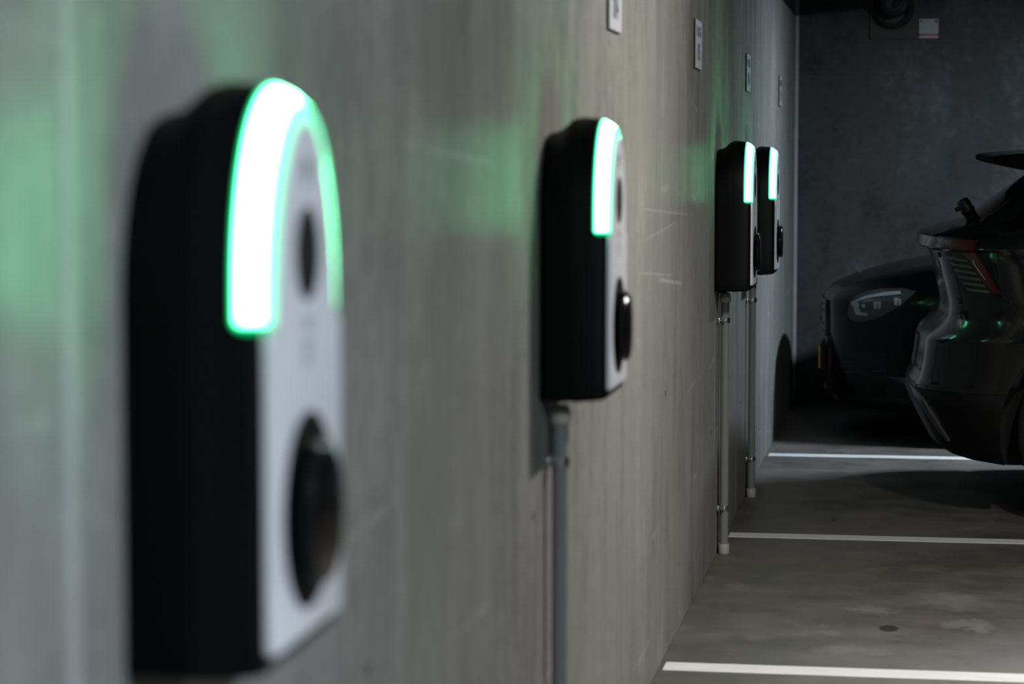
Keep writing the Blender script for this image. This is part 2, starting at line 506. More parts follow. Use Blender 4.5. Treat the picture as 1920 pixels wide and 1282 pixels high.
def loft(bm, sections, cap0=True, cap1=True):
    """sections: list of (x, outline)"""
    rings = [[bm.verts.new((x, y, z)) for (y, z) in pts] for x, pts in sections]
    n = len(rings[0])
    for k in range(len(rings) - 1):
        for i in range(n):
            j = (i + 1) % n
            bm.faces.new((rings[k][i], rings[k][j], rings[k + 1][j], rings[k + 1][i]))
    if cap0: bm.faces.new(rings[0][::-1])
    if cap1: bm.faces.new(rings[-1])
    return bm

ZA = 0.325
def build_charger():
    root = empty('wall_charger')
    # rear housing, lower shoulder sweeping up to the front housing
    secs = [(0.0005, outline(HW - 0.002, 0.0, 0.484, ZA - 0.01)), (0.004, outline(HW, 0.0, 0.486, ZA - 0.01)),
            (0.016, outline(HW, 0.0, 0.488, ZA - 0.008)), (0.026, outline(HW, 0.0, 0.493, ZA - 0.005)),
            (0.035, outline(HW, 0.0, 0.501, ZA - 0.002)), (0.043, outline(HW, 0.0, 0.5085, ZA)), (0.052, outline(HW, 0.0, 0.5128, ZA)), (0.060, outline(HW - 0.0008, 0.0005, 0.5142, ZA))]
    obj('rear_housing', loft(bmesh.new(), secs), M['plastic2'], root, smooth=35)
    secs = [(0.0602, outline(HW - 0.0004, 0.0, 0.5142, ZA)), (0.064, outline(HW, -0.001, 0.515, ZA)),
            (0.094, outline(HW - 0.0025, 0.001, 0.5115, ZA)), (0.112, outline(HW - 0.005, 0.003, 0.503, ZA)),
            (0.119, outline(HW - 0.0085, 0.005, 0.496, ZA)), (0.1225, outline(HW - 0.014, 0.010, 0.489, ZA))]
    obj('front_housing', loft(bmesh.new(), secs), M['plastic'], root, smooth=35)
    # white faceplate: full width below, narrower inside the light band
    zl = 0.300
    def plate_outline(d):
        base = outline(HW - 0.0105 - d, 0.020 + d, 0.49, ZA)
        lo = [p for p in base if p[1] < zl - 0.001]
        h = len(lo) // 2
        hwi, zt, e, za = HW - 0.0290 - d, 0.4795 - d, 2.0, 0.303
        arch = [(-hwi, zl), (-hwi, (zl + za) / 2)]
        for i in range(41):
            t = PI * i / 40
            c, s_ = math.cos(t), math.sin(t)
            arch.append((-hwi * math.copysign(abs(c) ** (2 / e), c), za + (zt - za) * abs(s_) ** (2 / e)))
        arch += [(hwi, (zl + za) / 2), (hwi, zl)]
        hwo = HW - 0.0105 - d
        return lo[:h] + [(-hwo, zl - 0.0008)] + arch + [(hwo, zl - 0.0008)] + lo[h:]
    secs = [(0.1222, plate_outline(0.0)), (0.1275, plate_outline(0.0)), (0.1286, plate_outline(0.0012))]
    fp = obj('faceplate', loft(bmesh.new(), secs), M['plate'], root, smooth=35)
    # luminous band: wraps from the flank over the front edge, following the arch
    def band_path(hw, zt, f):
        za = ZA + (0.303 - ZA) * f
        e = 2.15 - 0.15 * f
        pts = []
        for i in range(9):
            pts.append((-hw, zl + (za - zl) * i / 9))
        for i in range(57):
            t = PI * i / 56
            c, s = math.cos(t), math.sin(t)
            pts.append((-hw * math.copysign(abs(c) ** (2 / e), c), za + (zt - za) * abs(s) ** (2 / e)))
        for i in range(8, -1, -1):
            pts.append((hw, zl + (za - zl) * i / 9))
        return pts
    # profile across the band: (x, half width, top, glow, front share)
    XS = 0.0965
    prof = [(XS, HW - 0.0034, 0.5098, 0.0, 0), (XS + 0.0006, HW - 0.0020, 0.5115, 0.20, 0), (XS + 0.0030, HW - 0.0018, 0.5110, 0.30, 0), (XS + 0.0058, HW - 0.0022, 0.5096, 1.0, 0),
            (0.112, HW - 0.0034, 0.5045, 1.0, 0), (0.1175, HW - 0.0050, 0.5000, 1.0, 0), (0.1222, HW - 0.0072, 0.4965, 0.82, 0.05), (0.1246, HW - 0.0100, 0.4935, 0.45, 0.2),
            (0.1256, HW - 0.0140, 0.4905, 0.33, 0.45), (0.1264, HW - 0.0190, 0.4870, 0.30, 0.7), (0.1273, HW - 0.0240, 0.4830, 0.28, 0.9), (0.1285, HW - 0.0290, 0.4795, 0.25, 1.0)]
    bm = bmesh.new()
    lay = bm.verts.layers.float.new('glow')
    lay2 = bm.verts.layers.float.new('front')
    rings = []
    for (x, hw, zt, g, fr) in prof:
        ring = []
        pp = band_path(hw, zt, fr)
        L = len(pp)
        for i, (y, z) in enumerate(pp):
            d = min(i, L - 1 - i)          # distance in steps from an end
            zd = z - zl if d < 14 else 1.0
            q = min(1.0, max(0.0, zd / 0.014))
            # rounded lower corner on the flank
            r = 0.012
            xo = x
            if zd < r and x < 0.112:
                lim = XS + r - math.sqrt(max(0.0, r * r - (r - zd) ** 2))
                xo = max(x, lim)
            v = bm.verts.new((xo, y, z))
            v[lay2] = fr
            edge = min(1.0, (xo - (XS + (r - math.sqrt(max(0.0, r * r - (r - min(zd, r)) ** 2)) if zd < r else 0))) / 0.009 + 0.02)
            v[lay] = min(g, q * q * (3 - 2 * q) if q < 1 else 1.0, max(0.0, edge)) if x < 0.112 else min(g, q * q * (3 - 2 * q) if q < 1 else 1.0)
            ring.append(v)
        rings.append(ring)
    for a, b in zip(rings, rings[1:]):
        for i in range(len(a) - 1):
            bm.faces.new((a[i], a[i + 1], b[i + 1], b[i]))
    lb = obj('light_band', bm, M['glow'], root, smooth=60)
    lb['label'] = 'glowing green light band around the arched top'
    # reader window
    bm = bmesh.new()
    lathe(bm, [(0.1284, 0.0425), (0.1294, 0.0425), (0.1298, 0.0415), (0.1296, 0.038), (0.1290, 0.02)], (0, 0, 0.362), (1, 0, 0), n=40)
    rw = obj('reader_window', bm, M['matt_black'], root, smooth=40)
    # printed mark above the reader window: small dark wedge mark with two side bars
    bm = bmesh.new()
    def flat(pts, x=0.1290):
        return bm.faces.new([bm.verts.new((x, y, z)) for y, z in pts])
    flat([(-0.016, 0.437), (-0.006, 0.437), (-0.002, 0.420), (0.001, 0.411), (-0.005, 0.411)])
    flat([(0.004, 0.437), (0.015, 0.433), (0.013, 0.424), (0.006, 0.420), (0.004, 0.411), (0.001, 0.420)])
    bmesh.ops.translate(bm, verts=bm.verts[:], vec=(0, 0, 0.010))
    obj('printed_mark', bm, M['print'], fp)
    # contactless card symbol
    bm = bmesh.new()
    for k, r in enumerate((0.006, 0.011, 0.016)):
        pa = []; pb = []
        for i in range(11):
            t = math.radians(40 + 100 * i / 10)
            pa.append(bm.verts.new((0.1290, math.cos(t) * r, 0.270 + math.sin(t) * r)))
            pb.append(bm.verts.new((0.1290, math.cos(t) * (r + 0.0022), 0.270 + math.sin(t) * (r + 0.0022))))
        for i in range(10): bm.faces.new((pa[i], pa[i + 1], pb[i + 1], pb[i]))
    for (y0, y1, z0, z1) in ((-0.011, 0.011, 0.2655, 0.2675), (-0.011, 0.011, 0.2525, 0.2545), (-0.011, -0.009, 0.2545, 0.2655), (0.009, 0.011, 0.2545, 0.2655), (-0.006, 0.004, 0.2585, 0.2615)):
        bm.faces.new([bm.verts.new((0.1290, y, z)) for y, z in ((y0, z0), (y1, z0), (y1, z1), (y0, z1))])
    for k in range(5):
        y = -0.011 + k * 0.0047
        bm.faces.new([bm.verts.new((0.1290, yy, zz)) for yy, zz in ((y, 0.2435), (y + 0.003, 0.2435), (y + 0.003, 0.2475), (y, 0.2475))])
    bmesh.ops.translate(bm, verts=bm.verts[:], vec=(0, 0, 0.018))
    obj('card_symbol', bm, M['print'], fp)
    # socket: recessed round bezel, housing and hinged lid
    zs = 0.132
    bm = bmesh.new()
    lathe(bm, [(0.1284, 0.089), (0.1300, 0.089), (0.1308, 0.0875), (0.1302, 0.083), (0.1293, 0.060), (0.1291, 0.02)], (0, 0, zs), (1, 0, 0), n=56)
    so = obj('socket_bezel', bm, M['matt_black'], root, smooth=40)
    bm = bmesh.new()
    lathe(bm, [(0.1257, 0.047), (0.1352, 0.047), (0.1358, 0.0455), (0.1358, 0.03)], (0, 0, zs - 0.004), (1, 0, 0), n=40)
    obj('socket_collar', bm, M['matt_black'], so, smooth=40)
    # lid: rounded rectangle plate
    bm = bmesh.new()
    def rr(hw, hh, r, z0, m=6):
        pts = []
        for cx, cz, a0 in ((hw - r, hh - r, 0), (-hw + r, hh - r, 90), (-hw + r, -hh + r, 180), (hw - r, -hh + r, 270)):
            for i in range(m + 1):
                t = math.radians(a0 + 90 * i / m)
                pts.append((cx + r * math.cos(t), z0 + cz + r * math.sin(t)))
        return pts
    zc = zs - 0.004
    secs = [(0.1360, rr(0.0565, 0.0605, 0.052, zc)), (0.1375, rr(0.058, 0.062, 0.054, zc)), (0.1450, rr(0.058, 0.062, 0.054, zc)), (0.1480, rr(0.0555, 0.0595, 0.052, zc)), (0.1490, rr(0.051, 0.055, 0.048, zc))]
    lid = obj('socket_lid', loft(bm, secs), M['gloss_black'], root, smooth=35)
    bm = bmesh.new()
    cyl(bm, (0.1385, -0.026, zc + 0.059), (0.1385, 0.026, zc + 0.059), 0.0075, n=16)
    box(bm, 0.1290, 0.1385, -0.022, 0.022, zc + 0.0535, zc + 0.0645, bevel=0.0015)
    obj('hinge', bm, M['gloss_black'], lid, smooth=40)
    # small cable gland under the box
    bm = bmesh.new()
    lathe(bm, [(0.001, 0.016), (-0.006, 0.016), (-0.006, 0.0125), (-0.010, 0.012)], (0.022, -0.03, 0.0), (0, 0, 1), n=20)
    obj('cable_gland', bm, M['plastic2'], root, smooth=40)
    return root

def copy_tree(o, parent=None):
    c = o.copy(); C.objects.link(c); c.parent = parent
    for ch in list(o.children): copy_tree(ch, c)
    return c

CH = [(2.100, 0.920, 'largest black wall charger with white front, blurred in the left foreground'),
      (4.440, 0.934, 'black charger with green light band in the middle of the wall'),
      (8.390, 0.930, 'black charger overlapping the farthest charger, right of the middle of the wall'),
      (9.850, 0.922, 'farthest black charger, half hidden behind its neighbour')]
proto = build_charger()
chargers = []
for i, (y, z, lb) in enumerate(CH):
    r = proto if i == 0 else copy_tree(proto)
    chargers.append(r)
for r, (y, z, lb) in zip(chargers, CH):
    r.location = (0, y, z)
    tag(r, lb, 'wall charger', 'electric car chargers along the left wall')

# ================================================================== conduits
def build_conduit(y, ztop, clamps, lb):
    root = empty('conduit', (0.0255, y, 0.0))
    obj('pipe', cyl(bmesh.new(), (0, 0, 0.012), (0, 0, ztop - 0.010), 0.0150, n=28), M['pipe'], root, smooth=40)
    bm = bmesh.new()
    lathe(bm, [(0.0, 0.0155), (0.0, 0.0185), (0.0015, 0.0192), (0.034, 0.0192), (0.0355, 0.0185), (0.0355, 0.0155)], (0, 0, 0.001), (0, 0, 1), n=28)
    obj('coupling', bm, M['coupling'], root, smooth=40)
    bm = bmesh.new()
    lathe(bm, [(0.0, 0.0155), (0.0, 0.0185), (0.0015, 0.0192), (0.020, 0.0192), (0.032, 0.0160), (0.034, 0.0135)], (0, 0, ztop - 0.0365), (0, 0, 1), n=28)
    obj('coupling', bm, M['coupling'], root, smooth=40)
    for z in clamps:
        bm = bmesh.new()
        lathe(bm, [(-0.009, 0.0152), (-0.009, 0.0172), (0.009, 0.0172), (0.009, 0.0152)], (0, 0, z), (0, 0, 1), n=28, closed=True)
        # ears either side and saddle on the wall
        box(bm, -0.0015, 0.0015, 0.0165, 0.0300, z - 0.009, z + 0.009)
        box(bm, -0.0015, 0.0015, -0.0300, -0.0165, z - 0.009, z + 0.009)
        box(bm, -0.0250, -0.0165, -0.0300, 0.0300, z - 0.009, z + 0.009, bevel=0.0015)
        cl = obj('clamp', bm, M['zinc'], root, smooth=40)
        for s in (-1, 1):
            bm = bmesh.new()
            lathe(bm, [(-0.018, 0.0028), (0.0012, 0.0028), (0.0015, 0.0058), (0.0045, 0.0054), (0.0060, 0.0035)], (0, s * 0.0240, z), (1, 0, 0), n=12)
            obj('clamp_screw', bm, M['zinc'], cl, smooth=40)
    return tag(root, lb, 'conduit', 'grey conduits below the chargers')
build_conduit(4.40, 0.922, (0.815, 0.16), 'blurred grey conduit running down from the middle charger')
build_conduit(8.425, 0.921, (0.822, 0.163), 'sharp grey conduit with cream couplings below the third charger')
build_conduit(9.90, 0.914, (0.812, 0.160), 'thinnest looking grey conduit, below the farthest charger')

# ================================================================== bay number signs
def build_sign(y0, num, lb):
    W, H = 0.222, 0.149
    root = empty('parking_sign', (0.0, y0 + W / 2, 1.6575))
    obj('backing', bx(0.0003, 0.0065, -W / 2, W / 2, 0, H), M['sign_edge'], root)
    pl = obj('sign_face', bx(0.0064, 0.0072, -W / 2 + 0.001, W / 2 - 0.001, 0.001, H - 0.001), M['sign_white'], root)
    for body, size, sx, zc in (('PARKING', 0.046, 0.88, H * 0.755), (num, 0.074, 0.95, H * 0.33)):
        bm = text_bm(body, size, sx)
        M4 = Matrix(((0, 0, 1, 0.0076), (1, 0, 0, 0), (0, 1, 0, zc), (0, 0, 0, 1)))
        bmesh.ops.transform(bm, matrix=M4, verts=bm.verts[:])
        obj('lettering', bm, M['sign_black'], pl)
    return tag(root, lb, 'sign', 'bay number signs on the left wall')
build_sign(5.27, '004', 'white number sign 004 cut off by the top edge')
build_sign(7.405, '005', 'white number sign reading PARKING 005')
build_sign(9.735, '006', 'white number sign 006 above the overlapping chargers')
build_sign(12.17, '007', 'white number sign 007 nearest the far corner')

# ================================================================== far wall: drain pipe through a fire-stopped opening, label
root = empty('drain_pipe', (0.552, Y_FAR, 2.235))
obj('firestop_board', bx(-0.132, 0.132, -0.012, -0.0005, -0.166, 0.16, bevel=0.002), M['board'], root)
bm = bmesh.new()
lathe(bm, [(0.012, 0.085), (0.012, 0.112), (0.05, 0.112), (0.055, 0.108), (0.055, 0.085)], (0, 0, 0.005), (0, -1, 0), n=40, closed=True)
obj('insulation_collar', bm, M['foam'], root, smooth=40)
pts = [(0, -0.013, 0.03), (0, -0.06, 0.03)]
for i in range(1, 11):
    t = PI / 2 * i / 10
    pts.append((0, -0.06 - 0.11 * math.sin(t), 0.03 + 0.11 - 0.11 * math.cos(t)))
pts.append((0, -0.17, 0.40))
obj('pipe', tube(bmesh.new(), pts, 0.080, n=36), M['duct'], root, smooth=50)
bm = bmesh.new()
lathe(bm, [(0.0, 0.0805), (0.0, 0.087), (0.012, 0.089), (0.024, 0.087), (0.024, 0.0805)], (0, -0.17, 0.15), (0, 0, 1), n=36, closed=True)
obj('pipe_joint', bm, M['duct'], root, smooth=40)
tag(root, 'dark metal drain pipe bending into the far wall', 'pipe')

lx, lz = 0.692, 2.072
root = empty('warning_label', (lx, Y_FAR, lz))
obj('label_edge', bx(0, 0.110, -0.0016, -0.0002, 0, 0.112), M['red'], root)
fc = obj('label_face', bx(0.0025, 0.1075, -0.0022, -0.0015, 0.003, 0.109), M['label_white'], root)
obj('red_band', bx(0.0025, 0.1075, -0.0026, -0.0021, 0.016, 0.026), M['red'], fc)
obj('red_symbol', bx(0.009, 0.019, -0.0026, -0.0021, 0.088, 0.104), M['red'], fc)
obj('red_symbol', cyl(bmesh.new(), (0.096, -0.0021, 0.096), (0.096, -0.0026, 0.096), 0.009, n=20), M['red'], fc)
bm = bmesh.new()
random.seed(3)
x = 0.024
for k in range(7):
    ww = random.uniform(0.004, 0.007)
    box(bm, x, x + ww, -0.0026, -0.0021, 0.090, 0.099); x += ww + 0.0015
for r in range(5):
    z = 0.076 - r * 0.0095
    x = 0.012
    while x < 0.098:
        ww = random.uniform(0.004, 0.012)
        box(bm, x, min(x + ww, 0.1), -0.0026, -0.0021, z, z + 0.0022); x += ww + 0.003
obj('small_print', bm, M['print_grey'], fc)['kind'] = 'stuff'
tag(root, 'small white label with red border beside the drain pipe', 'label')

# unseen duct added above the view to shade the top of the far corner
root = empty('shade_duct', (0.90, 0, 2.492))
obj('shade_duct_shell', cyl(bmesh.new(), (0, 9.4, 0), (0, 13.88, 0), 0.17, n=40), M['duct_dull'], root, smooth=40)
for y in (9.45, 11.2, 12.9):
    bm = bmesh.new()
    lathe(bm, [(0, 0.1705), (0, 0.182), (0.02, 0.182), (0.02, 0.1705)], (0, y, 0), (0, 1, 0), n=40, closed=True)
    obj('shade_duct_flange', bm, M['duct_dull'], root, smooth=40)
    bm = bmesh.new()
    box(bm, -0.004, 0.004, y + 0.03, y + 0.06, 0.165, 0.257)
    obj('shade_duct_hanger', bm, M['zinc'], root)
tag(root, 'unseen round duct added under the ceiling to shade the far corner', 'duct')

# ceiling lamps
for i, (x, y, c, e) in enumerate(LAMPS):
    root = empty('ceiling_lamp', (x, y, LAMP_Z))
    obj('lamp_housing', bx(-0.07, 0.07, -0.62, 0.62, -0.045, 0.0, bevel=0.006), M['housing'], root)
    obj('lamp_tube', cyl(bmesh.new(), (0, -0.56, -0.058), (0, 0.56, -0.058), 0.013, n=14), M['tube'], root, smooth=40)
    for s in (-0.45, 0.45):
        obj('lamp_hanger', bx(-0.006, 0.006, s - 0.006, s + 0.006, 0.0, Z_CEIL - LAMP_Z - 0.001), M['zinc'], root)
    tag(root, ('tube lamp on the ceiling nearest the camera', 'tube lamp on the ceiling above the middle bay', 'tube lamp on the ceiling between the two parked cars')[i], 'lamp', 'ceiling tube lamps over the bays')
# ================================================================== cars
class CarShape:
    """horizontal plan outlines stacked in z. low end = smaller x, high end = larger x"""
    def __init__(s, yc, lo, hi, hw, bow_lo, bow_hi, r_lo, r_hi, barrel=0.03):
        s.yc, s.lo, s.hi, s.hw_t = yc, lo, hi, hw
        s.bow_lo, s.bow_hi, s.r_lo, s.r_hi, s.barrel = bow_lo, bow_hi, r_lo, r_hi, barrel
    def at(s, z):
        xl, xh = lerp_table(s.lo, z), lerp_table(s.hi, z)
        hw = lerp_table(s.hw_t, z)
        L = max(0.05, xh - xl)
        f = min(1.0, L / 2.0)
        return xl, xh, hw, lerp_table(s.bow_lo, z), lerp_table(s.bow_hi, z), (s.r_lo[0] * f, min(s.r_lo[1], hw * 0.8)), (s.r_hi[0] * f, min(s.r_hi[1], hw * 0.8))
    def half(s, x, z):
        """half width of the plan outline at x"""
        xl, xh, hw, bl, bh, rl, rh = s.at(z)
        def end(d, bow, r):       # d = distance from the end
            vc = hw - r[1]
            dc = bow * (vc / hw) ** 2
            ds = bow + r[0]
            if d <= 0: return 0.0
            if d < dc: return hw * math.sqrt(d / bow)
            if d < ds: return vc + r[1] * math.sqrt(max(0.0, 1 - ((ds - d) / (ds - dc)) ** 2))
            return hw
        v = min(end(x - xl, bl, rl), end(xh - x, bh, rh))
        m = (x - (xl + xh) / 2) / (0.5 * (xh - xl) + 1e-6)
        return v * (1 - s.barrel * m * m)
    def ring(s, z):
        xl, xh, hw, bl, bh, rl, rh = s.at(z)
        xs = []
        for bow, r, sgn, x0 in ((bl, rl, 1, xl), (bh, rh, -1, xh)):
            vc = hw - r[1]
            dc = bow * (vc / hw) ** 2
            ds = bow + r[0]
            e = [(bow * (vc * i / 9 / hw) ** 2) for i in range(0, 10)]
            e += [ds - (ds - dc) * math.cos(PI / 2 * i / 10) for i in range(1, 11)]
            xs.append([x0 + sgn * d for d in e])
        a, b = xs[0], xs[1][::-1]
        mid = [a[-1] + (b[0] - a[-1]) * i / 36 for i in range(1, 36)]
        X = a + mid + b
        near = [(x, -s.half(x, z)) for x in X]
        far = [(x, s.half(x, z)) for x in X[-2:0:-1]]
        return near + far
CAR_A = CarShape(
    10.12,
    lo=[(0.20, 0.98), (0.225, 0.83), (0.24, 0.785), (0.27, 0.740), (0.371, 0.684), (0.46, 0.644), (0.515, 0.650), (0.54, 0.667), (0.605, 0.680), (0.69, 0.689),
        (0.705, 0.700), (0.72, 0.718), (0.75, 0.752), (0.78, 0.776), (0.81, 0.781), (0.84, 0.778), (0.893, 0.766), (0.95, 0.752), (1.0, 0.740), (1.030, 0.728), (1.042, 0.690), (1.047, 0.684), (1.085, 0.687), (1.095, 0.70),
        (1.12, 0.773), (1.142, 0.862), (1.182, 0.929), (1.267, 1.040), (1.327, 1.129), (1.40, 1.25), (1.43, 1.36), (1.46, 1.60), (1.485, 2.0)],
    hi=[(0.20, 5.0), (0.30, 5.22), (0.45, 5.30), (0.62, 5.30), (0.72, 5.24), (0.80, 5.10), (0.87, 4.85), (0.93, 4.55), (0.98, 4.28), (1.03, 4.05), (1.08, 3.90), (1.18, 3.66), (1.28, 3.38), (1.38, 3.02), (1.44, 2.72), (1.485, 2.4)],
    hw=[(0.20, 0.84), (0.26, 0.895), (0.45, 0.925), (0.70, 0.935), (0.85, 0.93), (1.0, 0.905), (1.09, 0.875), (1.13, 0.845), (1.25, 0.765), (1.36, 0.69), (1.43, 0.62), (1.485, 0.50)],
    bow_lo=[(0.2, 0.10), (0.7, 0.085), (0.8, 0.075), (1.03, 0.075), (1.06, 0.10), (1.12, 0.16), (1.4, 0.14)],
    bow_hi=[(0.2, 0.20), (0.8, 0.22), (1.0, 0.30), (1.4, 0.25)],
    r_lo=(0.26, 0.36), r_hi=(0.5, 0.45))
CAR_B = CarShape(
    12.62,
    lo=[(0.155, 0.40), (0.17, 0.30), (0.21, 0.240), (0.30, 0.228), (0.45, 0.230), (0.60, 0.226), (0.68, 0.222), (0.71, 0.230), (0.75, 0.262), (0.78, 0.32), (0.81, 0.395), (0.845, 0.51), (0.875, 0.635), (0.903, 0.80), (0.945, 1.06), (0.985, 1.36),
        (1.10, 1.60), (1.20, 1.88), (1.30, 2.22), (1.38, 2.62), (1.42, 2.92), (1.44, 3.05)],
    hi=[(0.155, 4.7), (0.20, 4.82), (0.40, 4.95), (0.80, 4.94), (0.95, 4.86), (1.0, 4.76), (1.05, 4.52), (1.15, 4.30), (1.30, 3.92), (1.40, 3.55), (1.44, 3.30)],
    hw=[(0.155, 0.78), (0.20, 0.86), (0.35, 0.91), (0.60, 0.925), (0.75, 0.915), (0.85, 0.89), (0.95, 0.86), (1.05, 0.80), (1.20, 0.72), (1.35, 0.62), (1.44, 0.50)],
    bow_lo=[(0.15, 0.14), (0.70, 0.15), (0.80, 0.22), (0.95, 0.30), (1.4, 0.25)],
    bow_hi=[(0.15, 0.14), (1.4, 0.16)],
    r_lo=(0.42, 0.42), r_hi=(0.40, 0.40))
def shell(shape, z0, z1, zs, mat, name, parent, wheels=(), arch=0.42):
    rows = sorted({round(z, 4) for z in zs if z0 <= z <= z1} | {z0, z1})
    # add dense rows
    full = []
    for a, b in zip(rows, rows[1:]):
        k = max(1, int(math.ceil((b - a) / 0.022)))
        full += [a + (b - a) * i / k for i in range(k)]
    full.append(rows[-1])
    bm = bmesh.new()
    R = [[bm.verts.new((x, shape.yc + v, z)) for (x, v) in shape.ring(z)] for z in full]
    n = len(R[0])
    for k in range(len(R) - 1):
        for i in range(n):
            j = (i + 1) % n
            bm.faces.new((R[k][i], R[k][j], R[k + 1][j], R[k + 1][i]))
    for ring, rev in ((R[0], True), (R[-1], False)):
        # cap as strips between the two flanks
        h = n // 2
        for i in range(h):
            a, b = ring[i], ring[i + 1]
            c, d = ring[(n - i - 1) % n], ring[(n - i) % n]
            vs_ = []
            for v in (a, b, c, d):
                if v not in vs_: vs_.append(v)
            if len(vs_) >= 3: bm.faces.new(vs_)
    bmesh.ops.remove_doubles(bm, verts=bm.verts[:], dist=0.0002)
    o = obj(name, bm, mat, parent)
    if wheels:
        cm = bmesh.new()
        for wx in wheels:
            for s in (-1, 1):
                cyl(cm, (wx, shape.yc + s * 0.60, 0.36), (wx, shape.yc + s * 1.1, 0.36), arch, n=56)
        cut = obj('cutter', cm, None)
        md = o.modifiers.new('arches', 'BOOLEAN'); md.operation = 'DIFFERENCE'; md.solver = 'EXACT'; md.object = cut
        dg = bpy.context.evaluated_depsgraph_get()
        me = bpy.data.meshes.new_from_object(o.evaluated_get(dg))
        o.modifiers.clear()
        o.data = me
        cm_ = cut.data
        bpy.data.objects.remove(cut); bpy.data.meshes.remove(cm_)
        me.materials.clear(); me.materials.append(mat)
    me = o.data
    for p in me.polygons: p.use_smooth = True
    me.set_sharp_from_angle(angle=math.radians(28))
    return o

def side_patch(shape, A, B, mat, name, parent, off=0.004, depth=0.012, sides=(-1,), n=28, m=10):
    """panel following the flank between two edge curves A and B given as (x, z)"""
    def samp(c, t):
        f = t * (len(c) - 1); i = min(int(f), len(c) - 2); f -= i
        return (c[i][0] + (c[i + 1][0] - c[i][0]) * f, c[i][1] + (c[i + 1][1] - c[i][1]) * f)
    out = []
    for s in sides:
        bm = bmesh.new()
        G = []; H = []
        for i in range(n + 1):
            a, b = samp(A, i / n), samp(B, i / n)
            g = []; h = []
            for j in range(m + 1):
                u = j / m
                x, z = a[0] + (b[0] - a[0]) * u, a[1] + (b[1] - a[1]) * u
                v = shape.half(x, z)
                # outward direction in plan
                dv = (shape.half(x + 0.004, z) - shape.half(x - 0.004, z)) / 0.008
                nx, ny = -dv, 1.0
                q = math.hypot(nx, ny); nx /= q; ny /= q
                e = 0.0 if (i in (0, n) or j in (0, m)) else 0.0
                g.append(bm.verts.new((x + nx * (off - e), shape.yc + s * (v + ny * (off - e)), z)))
                h.append(bm.verts.new((x + nx * (off - depth), shape.yc + s * (v + ny * (off - depth)), z)))
            G.append(g); H.append(h)
        for i in range(n):
            for j in range(m):
                bm.faces.new((G[i][j], G[i + 1][j], G[i + 1][j + 1], G[i][j + 1]))
                bm.faces.new((H[i][j], H[i][j + 1], H[i + 1][j + 1], H[i + 1][j]))
        for i in range(n):
            bm.faces.new((G[i][0], H[i][0], H[i + 1][0], G[i + 1][0]))
            bm.faces.new((G[i][m], G[i + 1][m], H[i + 1][m], H[i][m]))
        for j in range(m):
            bm.faces.new((G[0][j], G[0][j + 1], H[0][j + 1], H[0][j]))
            bm.faces.new((G[n][j], H[n][j], H[n][j + 1], G[n][j + 1]))
        bmesh.ops.remove_doubles(bm, verts=bm.verts[:], dist=0.00005)
        out.append(obj(name, bm, mat, parent, smooth=35))
    return out

def end_patch(shape, end, v0, v1, z0, z1, mat, name, parent, off=0.004, depth=0.015, n=16, m=10, taper=0.0):
    """panel following the nose / tail / screen between lateral v0..v1 and heights z0..z1"""
    bm = bmesh.new()
    G = []; H = []
    sg = -1 if end == 'lo' else 1
    for i in range(n + 1):
        g = []; h = []
        for j in range(m + 1):
            z = z0 + (z1 - z0) * j / m
            sh = 1 - taper * j / m
            v = (v0 + (v1 - v0) * i / n) * sh
            xl, xh, hw, bl, bh, rl, rh = shape.at(z)
            x = xl + bl * (v / hw) ** 2 if end == 'lo' else xh - bh * (v / hw) ** 2
            g.append(bm.verts.new((x + sg * off, shape.yc + v, z + (off if j == m else 0) * 0)))
            h.append(bm.verts.new((x + sg * (off - depth), shape.yc + v, z)))
        G.append(g); H.append(h)
    for i in range(n):
        for j in range(m):
            bm.faces.new((G[i][j], G[i + 1][j], G[i + 1][j + 1], G[i][j + 1]))
            bm.faces.new((H[i][j], H[i][j + 1], H[i + 1][j + 1], H[i + 1][j]))
        bm.faces.new((G[i][0], H[i][0], H[i + 1][0], G[i + 1][0]))
        bm.faces.new((G[i][m], G[i + 1][m], H[i + 1][m], H[i][m]))
    for j in range(m):
        bm.faces.new((G[0][j], G[0][j + 1], H[0][j + 1], H[0][j]))
        bm.faces.new((G[n][j], H[n][j], H[n][j + 1], G[n][j + 1]))
    return obj(name, bm, mat, parent, smooth=35)

